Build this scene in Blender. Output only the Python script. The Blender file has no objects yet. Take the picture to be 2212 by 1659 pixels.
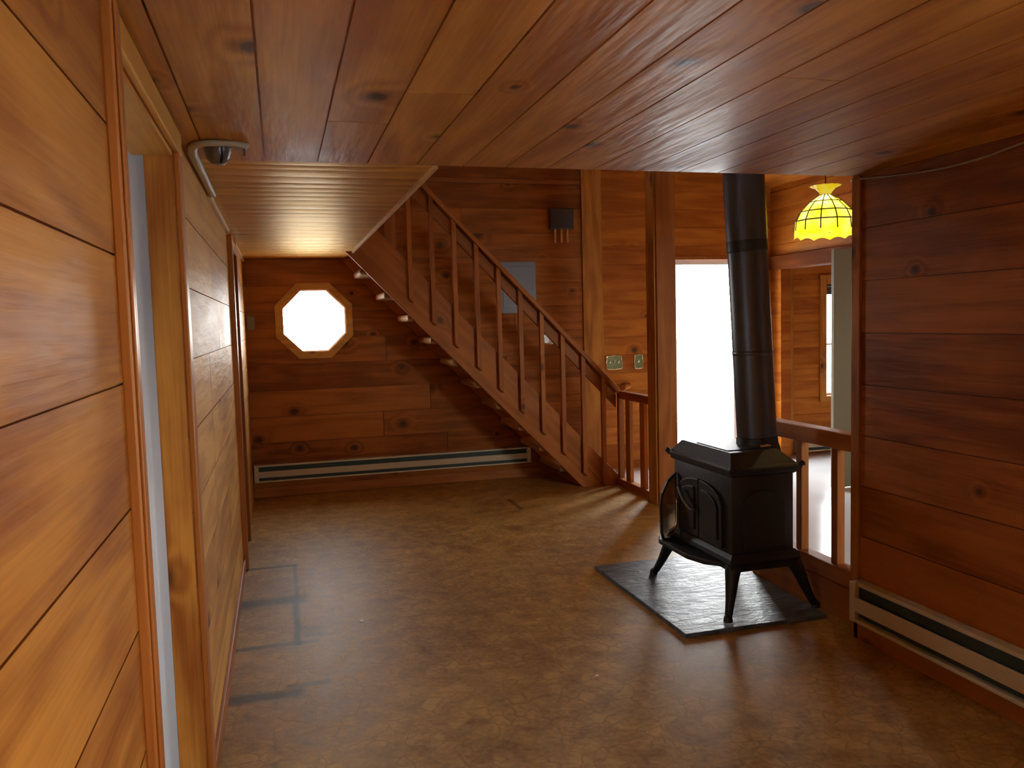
import bpy, bmesh, math, random
from mathutils import Vector, Matrix
random.seed(7)
S = bpy.context.scene
COL = S.collection

# ------------------------------------------------------------------ camera
YAW, PITCH, ROLL, EYE, FPX = 0.2743, -0.0757, -0.0271, 1.5191, 1773.9
cd = bpy.data.cameras.new('camera'); cam = bpy.data.objects.new('camera', cd); COL.objects.link(cam)
f = Vector((math.sin(YAW) * math.cos(PITCH), math.cos(YAW) * math.cos(PITCH), math.sin(PITCH)))
r = Vector((math.cos(YAW), -math.sin(YAW), 0)); u = r.cross(f)
c_, s_ = math.cos(ROLL), math.sin(ROLL)
r2, u2 = c_ * r + s_ * u, -s_ * r + c_ * u
M = Matrix((r2, u2, -f)).transposed().to_4x4(); M.translation = Vector((0, 0, EYE))
cam.matrix_world = M
cd.sensor_fit = 'HORIZONTAL'; cd.sensor_width = 36; cd.lens = 36 * FPX / 2212
cd.clip_start = 0.02; cd.clip_end = 200
S.camera = cam

# ------------------------------------------------------------------ world, light, exposure
W = bpy.data.worlds.new('sky'); S.world = W; W.use_nodes = True
WN = W.node_tree; WN.nodes.clear()
wo = WN.nodes.new('ShaderNodeOutputWorld'); wb = WN.nodes.new('ShaderNodeBackground')
wc = WN.nodes.new('ShaderNodeTexCoord'); ws = WN.nodes.new('ShaderNodeSeparateXYZ')
wr = WN.nodes.new('ShaderNodeValToRGB')
WN.links.new(wc.outputs['Generated'], ws.inputs[0]); WN.links.new(ws.outputs[2], wr.inputs[0])
wr.color_ramp.elements[0].position = 0.0; wr.color_ramp.elements[0].color = (1, 0.97, 0.92, 1)
wr.color_ramp.elements[1].position = 0.6; wr.color_ramp.elements[1].color = (0.80, 0.90, 1, 1)
WN.links.new(wr.outputs[0], wb.inputs[0]); wb.inputs[1].default_value = 42.0
WN.links.new(wb.outputs[0], wo.inputs[0])
S.view_settings.view_transform = 'Standard'; S.view_settings.look = 'None'
S.view_settings.gamma = 1.0; S.view_settings.use_curve_mapping = False
S.view_settings.exposure = 0.0
S.cycles.max_bounces = 14; S.cycles.diffuse_bounces = 8; S.cycles.transparent_max_bounces = 16
S.cycles.sample_clamp_indirect = 6.0
try:
    S.cycles.use_denoising = True
except Exception:
    pass

def portal(loc, rot, sx, sy):
    l = bpy.data.lights.new('sky_portal', 'AREA'); l.shape = 'RECTANGLE'; l.size = sx; l.size_y = sy
    l.cycles.is_portal = True
    o = bpy.data.objects.new('sky_portal', l); COL.objects.link(o); o.location = loc; o.rotation_euler = rot
PI = math.pi
# area light emits along local -Z
portal((0.313, 7.80, 1.577), (-PI / 2, 0, 0), 0.6, 0.6)      # octagonal window, faces -Y
portal((4.28, 7.80, 1.07), (-PI / 2, 0, 0), 0.8, 2.1)        # glass door
portal((6.15, 7.80, 1.19), (-PI / 2, 0, 0), 0.95, 1.2)       # dining window
portal((4.1, 0.86, 1.45), (PI / 2, 0, 0), 0.75, 0.9)            # added unseen window at the near end of the hall, faces +Y
portal((2.74, -1.0, 1.35), (0, PI / 2, 0), 1.1, 1.6)         # added unseen window behind the camera, faces -X
portal((-2.0, 0.88, 1.4), (PI / 2, 0, 0), 0.5, 0.7)           # added unseen window of the white room, faces +Y

# ------------------------------------------------------------------ materials
def nt(name):
    m = bpy.data.materials.new(name); m.use_nodes = True; t = m.node_tree
    return m, t, t.nodes['Principled BSDF']
class N:
    def __init__(s, t): s.t = t
    def new(s, kind, **k):
        n = s.t.nodes.new('ShaderNode' + kind)
        for a, b in k.items(): setattr(n, a, b)
        return n
    def put(s, sock, v):
        if isinstance(v, (int, float)): sock.default_value = v
        elif isinstance(v, tuple): sock.default_value = v
        else: s.t.links.new(v, sock)
    def math(s, op, a, b=0.0, c=0.0, clamp=False):
        n = s.new('Math', operation=op, use_clamp=clamp)
        for i, v in enumerate((a, b, c)): s.put(n.inputs[i], v)
        return n.outputs[0]
    def xyz(s, x, y, z=0.0):
        n = s.new('CombineXYZ')
        for i, v in enumerate((x, y, z)): s.put(n.inputs[i], v)
        return n.outputs[0]
    def noise(s, vec, scale, detail=3.0, rough=0.5, dist=0.0):
        n = s.new('TexNoise'); s.put(n.inputs['Vector'], vec); n.inputs['Scale'].default_value = scale
        n.inputs['Detail'].default_value = detail; n.inputs['Roughness'].default_value = rough
        n.inputs['Distortion'].default_value = dist
        return n.outputs['Fac']
    def smooth(s, v, a, b, lo=0.0, hi=1.0):
        n = s.new('MapRange', interpolation_type='SMOOTHSTEP'); s.put(n.inputs[0], v)
        for i, q in enumerate((a, b, lo, hi)): n.inputs[i + 1].default_value = q
        return n.outputs[0]
    def mix(s, fac, a, b, mode='MIX'):
        n = s.new('Mix', data_type='RGBA', blend_type=mode)
        s.put(n.inputs[0], fac); s.put(n.inputs[6], a); s.put(n.inputs[7], b)
        return n.outputs[2]
    def bump(s, h, strength, dist):
        n = s.new('Bump'); s.put(n.inputs['Height'], h); n.inputs['Strength'].default_value = strength
        n.inputs['Distance'].default_value = dist
        return n.outputs[0]

def rgb(r_, g, b):
    q = lambda x: (x / 255 / 12.92) if x <= 10 else ((x / 255 + 0.055) / 1.055) ** 2.4
    return (q(r_), q(g), q(b), 1.0)

def dim(c, k): return (c[0] * k, c[1] * k * 0.97, c[2] * k * 0.92, 1.0)
def wood(name, light, dark, rough=0.36, knots=0.5, tone=0.5, wav=0.45, kscale=2.3, k=0.62, spec=0.4, amber=0.0):
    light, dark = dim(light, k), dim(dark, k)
    m, t, P = nt(name); n = N(t)
    uv = n.new('UVMap', uv_map='UVMap'); sp = n.new('SeparateXYZ'); t.links.new(uv.outputs[0], sp.inputs[0])
    U, V = sp.outputs[0], sp.outputs[1]
    at = n.new('Attribute', attribute_name='ptone'); T = at.outputs['Fac']
    # knots
    vo = n.new('TexVoronoi', voronoi_dimensions='2D'); vo.inputs['Scale'].default_value = kscale
    wob = n.noise(n.xyz(U, V), 9.0, 2.0)
    n.put(vo.inputs['Vector'], n.xyz(n.math('MULTIPLY', U, 0.8), n.math('ADD', V, n.math('MULTIPLY', wob, 0.012))))
    d = vo.outputs['Distance']; cs = n.new('SeparateColor'); t.links.new(vo.outputs['Color'], cs.inputs[0])
    has = n.math('LESS_THAN', cs.outputs[0], knots)
    size = n.math('MULTIPLY_ADD', cs.outputs[1], 0.9, 0.45)
    dn = n.math('DIVIDE', d, size)
    core = n.math('MULTIPLY', n.smooth(dn, 0.035, 0.062, 1, 0), has)
    ring = n.math('MULTIPLY', n.smooth(dn, 0.05, 0.11, 1, 0), has)
    halo = n.math('MULTIPLY', n.smooth(dn, 0.0, 0.26, 1, 0), has)
    # growth rings: contour lines of a stretched noise, swirled round the knots
    big = n.noise(n.xyz(n.math('MULTIPLY', U, 0.45), n.math('MULTIPLY', V, 4.2)), 1.0, 2.0, 0.45)
    ph = n.math('MULTIPLY_ADD', big, 34.0, n.math('MULTIPLY', halo, 9.0))
    ph = n.math('ADD', ph, n.math('MULTIPLY', n.noise(n.xyz(n.math('MULTIPLY', U, 2.0), n.math('MULTIPLY', V, 30.0)), 1.0, 3.0), 3.0))
    rings = n.math('MULTIPLY_ADD', n.math('SINE', ph), 0.5, 0.5)
    fine = n.noise(n.xyz(n.math('MULTIPLY', U, 3.0), n.math('MULTIPLY', V, 110.0)), 1.0, 4.0, 0.6)
    blot = n.noise(n.xyz(n.math('MULTIPLY', U, 1.3), n.math('MULTIPLY', V, 3.0)), 1.6, 3.0, 0.55)
    g = n.math('ADD', n.math('MULTIPLY', rings, 0.17), n.math('MULTIPLY', fine, 0.34))
    g = n.math('ADD', g, n.math('MULTIPLY', blot, 0.58))
    g = n.math('ADD', g, n.math('MULTIPLY_ADD', T, tone, -0.5 * tone))
    g = n.smooth(g, 0.27, 0.82)
    c = n.mix(g, dark, light)
    c = n.mix(n.math('MULTIPLY', halo, 0.30), c, dark)
    c = n.mix(n.math('MULTIPLY', ring, 0.55), c, (dark[0] * 0.45, dark[1] * 0.35, dark[2] * 0.3, 1))
    c = n.mix(n.math('MULTIPLY', core, 0.8), c, (0.045, 0.018, 0.008, 1))
    t.links.new(c, P.inputs['Base Color'])
    n.put(P.inputs['Roughness'], n.math('MULTIPLY_ADD', blot, 0.22, rough - 0.08))
    P.inputs['Specular IOR Level'].default_value = spec; P.inputs['Specular Tint'].default_value = (1.0, 0.80, 0.50, 1)
    w2 = n.noise(n.xyz(n.math('MULTIPLY', U, 1.6), n.math('MULTIPLY', V, 9.0)), 2.0, 2.0, 0.5)
    h = n.math('ADD', n.math('MULTIPLY', w2, 1.0), n.math('MULTIPLY', halo, 0.5))
    h = n.math('ADD', h, n.math('MULTIPLY', fine, 0.10))
    nrm = n.bump(h, wav, 0.012); t.links.new(nrm, P.inputs['Normal'])
    if amber:                                    # golden glare put into the colour of an extra gloss layer
        gl = n.new('BsdfGlossy'); gl.inputs['Color'].default_value = (1.0, 0.66, 0.24, 1); gl.inputs['Roughness'].default_value = rough
        t.links.new(nrm, gl.inputs['Normal']); mx = n.new('MixShader'); mx.inputs[0].default_value = amber
        t.links.new(P.outputs[0], mx.inputs[1]); t.links.new(gl.outputs[0], mx.inputs[2]); t.links.new(mx.outputs[0], t.nodes['Material Output'].inputs[0])
    return m

PINE_L, PINE_D = rgb(224, 150, 62), rgb(148, 74, 20)
wood_wall = wood('pine_boards', PINE_L, PINE_D, rough=0.50, knots=0.36, tone=0.14, spec=0.26)
wood_shaded = wood('shaded_red_pine_boards', rgb(208, 126, 52), rgb(142, 72, 24), rough=0.48, knots=0.46, tone=0.34, k=0.58, spec=0.22)  # same pine as the left wall, shade put into a darker, redder colour
wood_lit = wood('glare_paled_pine_boards', rgb(218, 164, 84), rgb(166, 108, 48), rough=0.50, knots=0.30, tone=0.30, k=0.85, spec=0.28)  # same pine, pale window glare put into the board and frame colour
wood_ceil = wood('pine_ceiling_boards', rgb(216, 154, 70), rgb(162, 98, 34), rough=0.44, k=0.92, knots=0.40, tone=0.18, wav=0.5)
wood_soffit = wood('pine_soffit_boards', rgb(214, 170, 84), rgb(172, 122, 50), rough=0.40, knots=0.12, tone=0.2, wav=0.2, k=1.15, spec=0.04, amber=0.30)  # golden window light on the passage ceiling put into this brighter colour
wood_trim = wood('fir_trim', rgb(206, 126, 56), rgb(158, 82, 30), rough=0.38, knots=0.10, tone=0.3, wav=0.15)
wood_rail = wood('fir_railing', rgb(204, 126, 56), rgb(154, 82, 28), rough=0.42, knots=0.10, tone=0.3, wav=0.15, k=0.72, spec=0.35)
wood_beam = wood('dark_beam_wood', rgb(150, 78, 30), rgb(104, 46, 14), rough=0.7, knots=0.1, tone=0.2, wav=0.15, k=0.5, spec=0.05)
wood_hall = wood('orange_pine_boards', rgb(220, 134, 44), rgb(164, 80, 18), rough=0.48, knots=0.42, tone=0.2, k=0.62, spec=0.22)
wood_tread = wood('pine_treads', rgb(206, 160, 104), rgb(160, 108, 62), rough=0.45, knots=0.2, tone=0.3, wav=0.2)

def plain(name, col, rough=0.5, metal=0.0, spec=0.5, var=0.06, scale=14.0, bump=0.0):
    m, t, P = nt(name); n = N(t)
    tc = n.new('TexCoord')
    v = n.noise(tc.outputs['Object'], scale, 4.0)
    k = n.math('MULTIPLY_ADD', v, 2 * var, 1 - var)
    c = n.mix(1.0, col, n.xyz(k, k, k), 'MULTIPLY')
    t.links.new(c, P.inputs['Base Color'])
    n.put(P.inputs['Roughness'], n.math('MULTIPLY_ADD', v, 0.16, rough - 0.08))
    P.inputs['Metallic'].default_value = metal; P.inputs['Specular IOR Level'].default_value = spec
    if bump: t.links.new(n.bump(v, bump, 0.01), P.inputs['Normal'])
    return m
iron = plain('black_cast_iron', rgb(20, 19, 18), 0.5, 0.0, 0.5, 0.25, 60, 0.15)
pipe_m = plain('black_stovepipe_steel', rgb(74, 74, 82), 0.36, 0.6, 0.6, 0.25, 6, 0.05)
cream = plain('cream_enamel', rgb(190, 176, 142), 0.35, 0.0, 0.5, 0.05)
slot_m = plain('dark_green_fin_slot', rgb(44, 56, 48), 0.5, 0.2, 0.5, 0.3, 50)
edge_m = plain('pale_enamel_edge', rgb(196, 190, 160), 0.3, 0.0, 0.6, 0.05)
white_paint = plain('white_paint', rgb(226, 228, 228), 0.45, 0.0, 0.4, 0.03, 5)
beige_paint = plain('dull_beige_paint', rgb(134, 124, 98), 0.55, 0.0, 0.3, 0.04, 5)
white_wall = plain('white_plaster', rgb(214, 216, 220), 0.8, 0.0, 0.2, 0.03, 5)
grey_panel = plain('grey_blue_panel_paint', rgb(116, 124, 136), 0.45, 0.1, 0.5, 0.08, 9)
strip_m = plain('glare_paled_strip', rgb(214, 184, 128), 0.4, 0, 0.5, 0.08, 20)  # pale glare along the ceiling trims put into their colour
chime_m = plain('dark_brown_plastic', rgb(52, 40, 34), 0.45, 0.0, 0.5, 0.1)
brass = plain('polished_brass', rgb(236, 214, 160), 0.34, 0.9, 0.5, 0.08)
plate_m = plain('antique_brass_plate', rgb(120, 122, 84), 0.30, 0.85, 0.5, 0.25, 60)
silver_m = plain('antique_pewter_plate', rgb(140, 136, 134), 0.28, 0.9, 0.5, 0.25, 60)
bead_m = plain('bright_plate_rim', rgb(214, 206, 160), 0.2, 0.95, 0.5, 0.1, 60)
toggle_m = plain('ivory_toggle', rgb(214, 206, 180), 0.35)
cable_m = plain('grey_white_cable_jacket', rgb(186, 178, 154), 0.45, 0, 0.4, 0.08)
steel_m = plain('galvanised_steel', rgb(118, 118, 122), 0.35, 0.8, 0.5, 0.2, 40)
dark_m = plain('dark_gap', rgb(26, 16, 10), 0.8)
wire_m = plain('pale_phone_wire', rgb(150, 136, 110), 0.5)
vinyl_frame = plain('white_vinyl_frame', rgb(232, 232, 230), 0.4)
hall_floor_m = plain('pale_glossy_vinyl', rgb(206, 202, 198), 0.16, 0, 0.6, 0.05, 3, 0.02)
ground_m = plain('outdoor_snow', rgb(226, 226, 224), 0.9, 0, 0.2, 0.05, 3)
blind_m = plain('dark_roller_blind', rgb(60, 48, 40), 0.7)
lead_m = plain('lamp_leading', rgb(50, 50, 14), 0.5, 0.3)

def glass_mat(name):
    m = bpy.data.materials.new(name); m.use_nodes = True; t = m.node_tree; t.nodes.clear(); n = N(t)
    o = n.new('OutputMaterial'); tr = n.new('BsdfTransparent'); gl = n.new('BsdfGlossy'); mx = n.new('MixShader')
    tr.inputs[0].default_value = (0.96, 0.97, 0.97, 1); gl.inputs['Roughness'].default_value = 0.02
    mx.inputs[0].default_value = 0.06
    t.links.new(tr.outputs[0], mx.inputs[1]); t.links.new(gl.outputs[0], mx.inputs[2]); t.links.new(mx.outputs[0], o.inputs[0])
    return m
glass = glass_mat('window_glass')

def smoky():
    m = bpy.data.materials.new('sooty_glass'); m.use_nodes = True; t = m.node_tree; t.nodes.clear(); n = N(t)
    o = n.new('OutputMaterial'); tr = n.new('BsdfTransparent'); gl = n.new('BsdfPrincipled'); mx = n.new('MixShader')
    tr.inputs[0].default_value = (0.75, 0.66, 0.55, 1)
    gl.inputs['Base Color'].default_value = rgb(46, 36, 28); gl.inputs['Roughness'].default_value = 0.3
    tc = n.new('TexCoord'); v = n.noise(tc.outputs['Object'], 12, 3)
    n.put(mx.inputs[0], n.smooth(v, 0.3, 0.7, 0.35, 0.7))
    t.links.new(tr.outputs[0], mx.inputs[1]); t.links.new(gl.outputs[0], mx.inputs[2]); t.links.new(mx.outputs[0], o.inputs[0])
    return m
smoky_glass = smoky()

def floor_mat():
    m, t, P = nt('worn_stone_pattern_vinyl'); n = N(t)
    tc = n.new('TexCoord'); sp = n.new('SeparateXYZ'); t.links.new(tc.outputs['Object'], sp.inputs[0])
    X, Y = sp.outputs[0], sp.outputs[1]
    p = tc.outputs['Object']
    nz = n.new('TexNoise'); t.links.new(p, nz.inputs['Vector']); nz.inputs['Scale'].default_value = 5.0; nz.inputs['Detail'].default_value = 4
    va = n.new('VectorMath', operation='MULTIPLY_ADD'); t.links.new(nz.outputs['Color'], va.inputs[0])
    va.inputs[1].default_value = (0.16, 0.16, 0); t.links.new(p, va.inputs[2])
    vo = n.new('TexVoronoi', feature='DISTANCE_TO_EDGE', voronoi_dimensions='2D'); t.links.new(va.outputs[0], vo.inputs['Vector']); vo.inputs['Scale'].default_value = 13.0
    v2 = n.new('TexVoronoi', voronoi_dimensions='2D'); t.links.new(va.outputs[0], v2.inputs['Vector']); v2.inputs['Scale'].default_value = 13.0
    cell = n.new('SeparateColor'); t.links.new(v2.outputs['Color'], cell.inputs[0])
    fine = n.noise(p, 42.0, 5.0, 0.6); med = n.noise(p, 9.0, 4.0, 0.6, 0.6); large = n.noise(p, 1.7, 3.0)
    crack = n.smooth(vo.outputs['Distance'], 0.0, 0.10, 1, 0)
    crack = n.math('MULTIPLY', crack, n.smooth(med, 0.42, 0.62))
    g = n.math('ADD', n.math('MULTIPLY', med, 0.75), n.math('MULTIPLY', fine, 0.45))
    g = n.math('ADD', g, n.math('MULTIPLY', cell.outputs[0], 0.09))
    g = n.math('ADD', g, n.math('MULTIPLY', large, 0.35))
    g = n.smooth(g, 0.50, 1.12)
    c = n.mix(g, rgb(112, 74, 28), rgb(186, 146, 76))
    c = n.mix(n.math('MULTIPLY', crack, 0.42), c, rgb(74, 44, 20))
    # worn patches and the cut seams near the left wall
    wobx = n.math('MULTIPLY_ADD', n.noise(p, 6.0, 3.0), 0.06, -0.03)
    def seam(x0, x1, y0, y1, w, amt, soft=2.2):
        nonlocal c
        dx = n.math('SUBTRACT', n.math('ABSOLUTE', n.math('SUBTRACT', n.math('ADD', X, n.math('MULTIPLY', wobx, 0.35)), (x0 + x1) / 2)), (x1 - x0) / 2)
        dy = n.math('SUBTRACT', n.math('ABSOLUTE', n.math('SUBTRACT', n.math('ADD', Y, n.math('MULTIPLY', wobx, 0.6)), (y0 + y1) / 2)), (y1 - y0) / 2)
        dd = n.math('MAXIMUM', dx, dy)
        k = n.math('MULTIPLY', n.smooth(dd, 0.0, w * soft, 1, 0), n.smooth(fine, 0.25, 0.5, 0.45, 1))
        c = n.mix(n.math('MULTIPLY', k, amt), c, rgb(34, 24, 18))
    seam(0.015, 0.025, 3.99, 4.70, 0.011, 0.9)
    seam(0.025, 0.031, 4.70, 5.36, 0.008, 0.65)
    seam(-0.29, 0.03, 5.35, 5.37, 0.012, 0.8)
    seam(-0.29, 0.03, 4.66, 4.70, 0.045, 0.85)
    seam(-0.29, 0.10, 4.00, 4.02, 0.014, 0.75)
    seam(-0.29, 0.00, 3.44, 3.47, 0.022, 0.8)
    seam(-0.02, 0.13, 3.51, 3.53, 0.014, 0.6)
    seam(0.075, 0.12, 4.10, 4.20, 0.03, 0.5)
    seam(1.822, 1.832, 6.32, 6.70, 0.012, 0.7)
    t.links.new(c, P.inputs['Base Color'])
    n.put(P.inputs['Roughness'], n.math('MULTIPLY_ADD', med, 0.16, 0.42)); P.inputs['Specular IOR Level'].default_value = 0.28; P.inputs['Specular Tint'].default_value = (1, 0.82, 0.58, 1)
    h = n.math('ADD', n.math('MULTIPLY', med, 0.6), n.math('MULTIPLY', crack, -0.15))
    t.links.new(n.bump(h, 0.14, 0.010), P.inputs['Normal'])
    return m
floor_m = floor_mat()

def slate_mat():
    m, t, P = nt('glossy_slate'); n = N(t)
    tc = n.new('TexCoord'); p = tc.outputs['Object']
    mp = n.new('Mapping'); t.links.new(p, mp.inputs[0]); mp.inputs['Rotation'].default_value = (0, 0, 0.5); mp.inputs['Scale'].default_value = (1, 2.6, 1)
    a = n.noise(mp.outputs[0], 7.0, 6.0, 0.65, 0.8); b = n.noise(p, 26.0, 4.0, 0.6)
    g = n.smooth(n.math('ADD', n.math('MULTIPLY', a, 0.8), n.math('MULTIPLY', b, 0.3)), 0.35, 0.85)
    t.links.new(n.mix(g, rgb(54, 59, 68), rgb(112, 118, 128)), P.inputs['Base Color']); P.inputs['Specular IOR Level'].default_value = 0.28
    n.put(P.inputs['Roughness'], n.math('MULTIPLY_ADD', a, 0.25, 0.33))
    t.links.new(n.bump(n.math('ADD', a, n.math('MULTIPLY', b, 0.35)), 0.85, 0.014), P.inputs['Normal'])
    return m
slate = slate_mat()

def shade_mat():
    m, t, P = nt('lit_yellow_art_glass'); n = N(t)
    tc = n.new('TexCoord'); v = n.noise(tc.outputs['Object'], 9, 3)
    c = n.mix(n.smooth(v, 0.35, 0.65), (0.90, 0.80, 0.02, 1), (1.0, 0.95, 0.16, 1))
    t.links.new(c, P.inputs['Base Color']); t.links.new(c, P.inputs['Emission Color'])
    P.inputs['Emission Strength'].default_value = 0.5; P.inputs['Roughness'].default_value = 0.25
    tr = n.new('BsdfTranslucent'); t.links.new(c, tr.inputs[0]); mx = n.new('MixShader'); mx.inputs[0].default_value = 0.6
    o = t.nodes['Material Output']
    t.links.new(P.outputs[0], mx.inputs[1]); t.links.new(tr.outputs[0], mx.inputs[2]); t.links.new(mx.outputs[0], o.inputs[0])
    return m
shade_m = shade_mat()
def bulb_mat():
    m, t, P = nt('lit_bulb'); P.inputs['Emission Color'].default_value = (1, 0.78, 0.42, 1); P.inputs['Emission Strength'].default_value = 160
    return m
bulb_m = bulb_mat()

# ------------------------------------------------------------------ mesh helpers
WL = {}
def wloc(o): return WL.get(o.name, Vector((0, 0, 0)))

def uv_tone(bm, g, tone=None, off=None):
    """length-wise UVs in metres for the grain and one tone per object"""
    uvl = bm.loops.layers.uv.get('UVMap') or bm.loops.layers.uv.new('UVMap')
    pt = bm.faces.layers.float.get('ptone')
    if pt is None:
        pt = bm.faces.layers.float.new('ptone')
        tv = random.random() if tone is None else tone
        for fc in bm.faces: fc[pt] = tv
    g = Vector(g).normalized()
    o1, o2 = (random.uniform(0, 40), random.uniform(0, 40)) if off is None else off
    bm.normal_update()
    for fc in bm.faces:
        nrm = fc.normal
        w = nrm.cross(g)
        if w.length < 0.2: w = nrm.orthogonal()
        w.normalize()
        for lp in fc.loops:
            co = lp.vert.co; lp[uvl].uv = (co.dot(g) + o1, co.dot(w) + o2)

def obj(name, bm, mat, parent=None, grain=(0, 0, 1), smooth=False, tone=None, keepuv=False, autosmooth=None):
    if not keepuv: uv_tone(bm, grain, tone)
    bmesh.ops.recalc_face_normals(bm, faces=bm.faces[:]) if not keepuv else None
    me = bpy.data.meshes.new(name)
    base = wloc(parent) if parent else Vector((0, 0, 0))
    if parent is None:
        xs = [v.co.x for v in bm.verts]; ys = [v.co.y for v in bm.verts]; zs = [v.co.z for v in bm.verts]
        base = Vector(((min(xs) + max(xs)) / 2, (min(ys) + max(ys)) / 2, min(zs)))
        if name.startswith('floor'): base = Vector((0, 0, 0))
    bmesh.ops.translate(bm, verts=bm.verts[:], vec=-base)
    bm.to_mesh(me); bm.free()
    if smooth:
        for p in me.polygons: p.use_smooth = True
        if autosmooth is not None:
            try: me.set_sharp_from_angle(angle=autosmooth)
            except Exception: pass
    for m in (mat if isinstance(mat, list) else [mat]): me.materials.append(m)
    o = bpy.data.objects.new(name, me); COL.objects.link(o)
    if parent is None: o.location = base
    else: o.parent = parent
    WL[o.name] = base
    return o

def thing(name, loc, label, cat, group=None):
    o = bpy.data.objects.new(name, None); COL.objects.link(o); o.location = loc; o.empty_display_size = 0.1
    WL[o.name] = Vector(loc); o['label'] = label; o['category'] = cat
    if group: o['group'] = group
    return o
def tag(o, label, cat, group=None):
    o['label'] = label; o['category'] = cat
    if group: o['group'] = group
    return o
def struct(name, bm, mat, label=None, cat=None, **k):
    o = obj(name, bm, mat, **k); o['kind'] = 'structure'
    o['label'] = label or name.replace('_', ' '); o['category'] = cat or name.split('_')[0]
    return o
def sthing(name, loc, label, cat):
    o = thing(name, loc, label, cat); o['kind'] = 'structure'; return o

def box(bm, x0, x1, y0, y1, z0, z1, bev=0.0, mi=0):
    vs = [bm.verts.new((x, y, z)) for x in (x0, x1) for y in (y0, y1) for z in (z0, z1)]
    q = [(0, 1, 3, 2), (4, 6, 7, 5), (0, 4, 5, 1), (2, 3, 7, 6), (0, 2, 6, 4), (1, 5, 7, 3)]
    fs = [bm.faces.new([vs[i] for i in a]) for a in q]
    for fc in fs: fc.material_index = mi
    if bev:
        es = set(e for fc in fs for e in fc.edges)
        bmesh.ops.bevel(bm, geom=list(es), offset=bev, segments=2, affect='EDGES', profile=0.5)
    return bm
def nb(): return bmesh.new()
def B(x0, x1, y0, y1, z0, z1, bev=0.0): return box(nb(), x0, x1, y0, y1, z0, z1, bev)

def prism(bm, pts, axis, a0, a1, bev=0.0, mi=0):
    """polygon given in the two other axes (order of x,y,z), extruded along axis"""
    def P3(p, a):
        return {'x': (a, p[0], p[1]), 'y': (p[0], a, p[1]), 'z': (p[0], p[1], a)}[axis]
    A = [bm.verts.new(P3(p, a0)) for p in pts]; Bv = [bm.verts.new(P3(p, a1)) for p in pts]
    fs = [bm.faces.new(A), bm.faces.new(Bv[::-1])]
    for i in range(len(pts)):
        j = (i + 1) % len(pts); fs.append(bm.faces.new((A[j], A[i], Bv[i], Bv[j])))
    for fc in fs: fc.material_index = mi
    bmesh.ops.recalc_face_normals(bm, faces=fs)
    if bev:
        es = set(e for fc in fs for e in fc.edges)
        bmesh.ops.bevel(bm, geom=list(es), offset=bev, segments=2, affect='EDGES', profile=0.5)
    return bm

def tube(bm, pts, rad, seg=12, caps=True, flat=None):
    """sweep a circle (or an ellipse) along a path; rad number or list"""
    pts = [Vector(p) for p in pts]; n = len(pts)
    rads = rad if isinstance(rad, (list, tuple)) else [rad] * n
    rings = []; ref = None
    for i, p in enumerate(pts):
        d = (pts[min(i + 1, n - 1)] - pts[max(i - 1, 0)]).normalized()
        if ref is None:
            ref = d.orthogonal().normalized() if flat is None else Vector(flat)
        a = (ref - d * ref.dot(d)).normalized(); b = d.cross(a)
        ref = a
        k = 1.0 if flat is None else 0.62
        rings.append([bm.verts.new(p + rads[i] * (k * math.cos(2 * PI * j / seg) * a + math.sin(2 * PI * j / seg) * b)) for j in range(seg)])
    for i in range(n - 1):
        for j in range(seg):
            k = (j + 1) % seg
            bm.faces.new((rings[i][j], rings[i][k], rings[i + 1][k], rings[i + 1][j]))
    if caps:
        bm.faces.new(rings[0][::-1]); bm.faces.new(rings[-1])
    return bm

def lathe(bm, prof, center, seg=32, zdir=1, cap=False, wob=None):
    cx, cy, cz = center; rings = []
    for i, (rr, z) in enumerate(prof):
        rings.append([bm.verts.new((cx + (rr + (wob(i, j) if wob else 0)) * math.cos(2 * PI * j / seg), cy + (rr + (wob(i, j) if wob else 0)) * math.sin(2 * PI * j / seg), cz + z)) for j in range(seg)])
    for i in range(len(prof) - 1):
        for j in range(seg):
            k = (j + 1) % seg
            bm.faces.new((rings[i][j], rings[i][k], rings[i + 1][k], rings[i + 1][j]))
    if cap:
        bm.faces.new(rings[0][::-1]); bm.faces.new(rings[-1])
    return bm

def spline(pts, n=8):
    pts = [Vector(p) for p in pts]; out = []
    for i in range(len(pts) - 1):
        p0, p1, p2, p3 = pts[max(i - 1, 0)], pts[i], pts[i + 1], pts[min(i + 2, len(pts) - 1)]
        for k in range(n):
            t = k / n
            out.append(0.5 * ((2 * p1) + (-p0 + p2) * t + (2 * p0 - 5 * p1 + 4 * p2 - p3) * t * t + (-p0 + 3 * p1 - 3 * p2 + p3) * t ** 3))
    out.append(pts[-1]); return out

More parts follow.
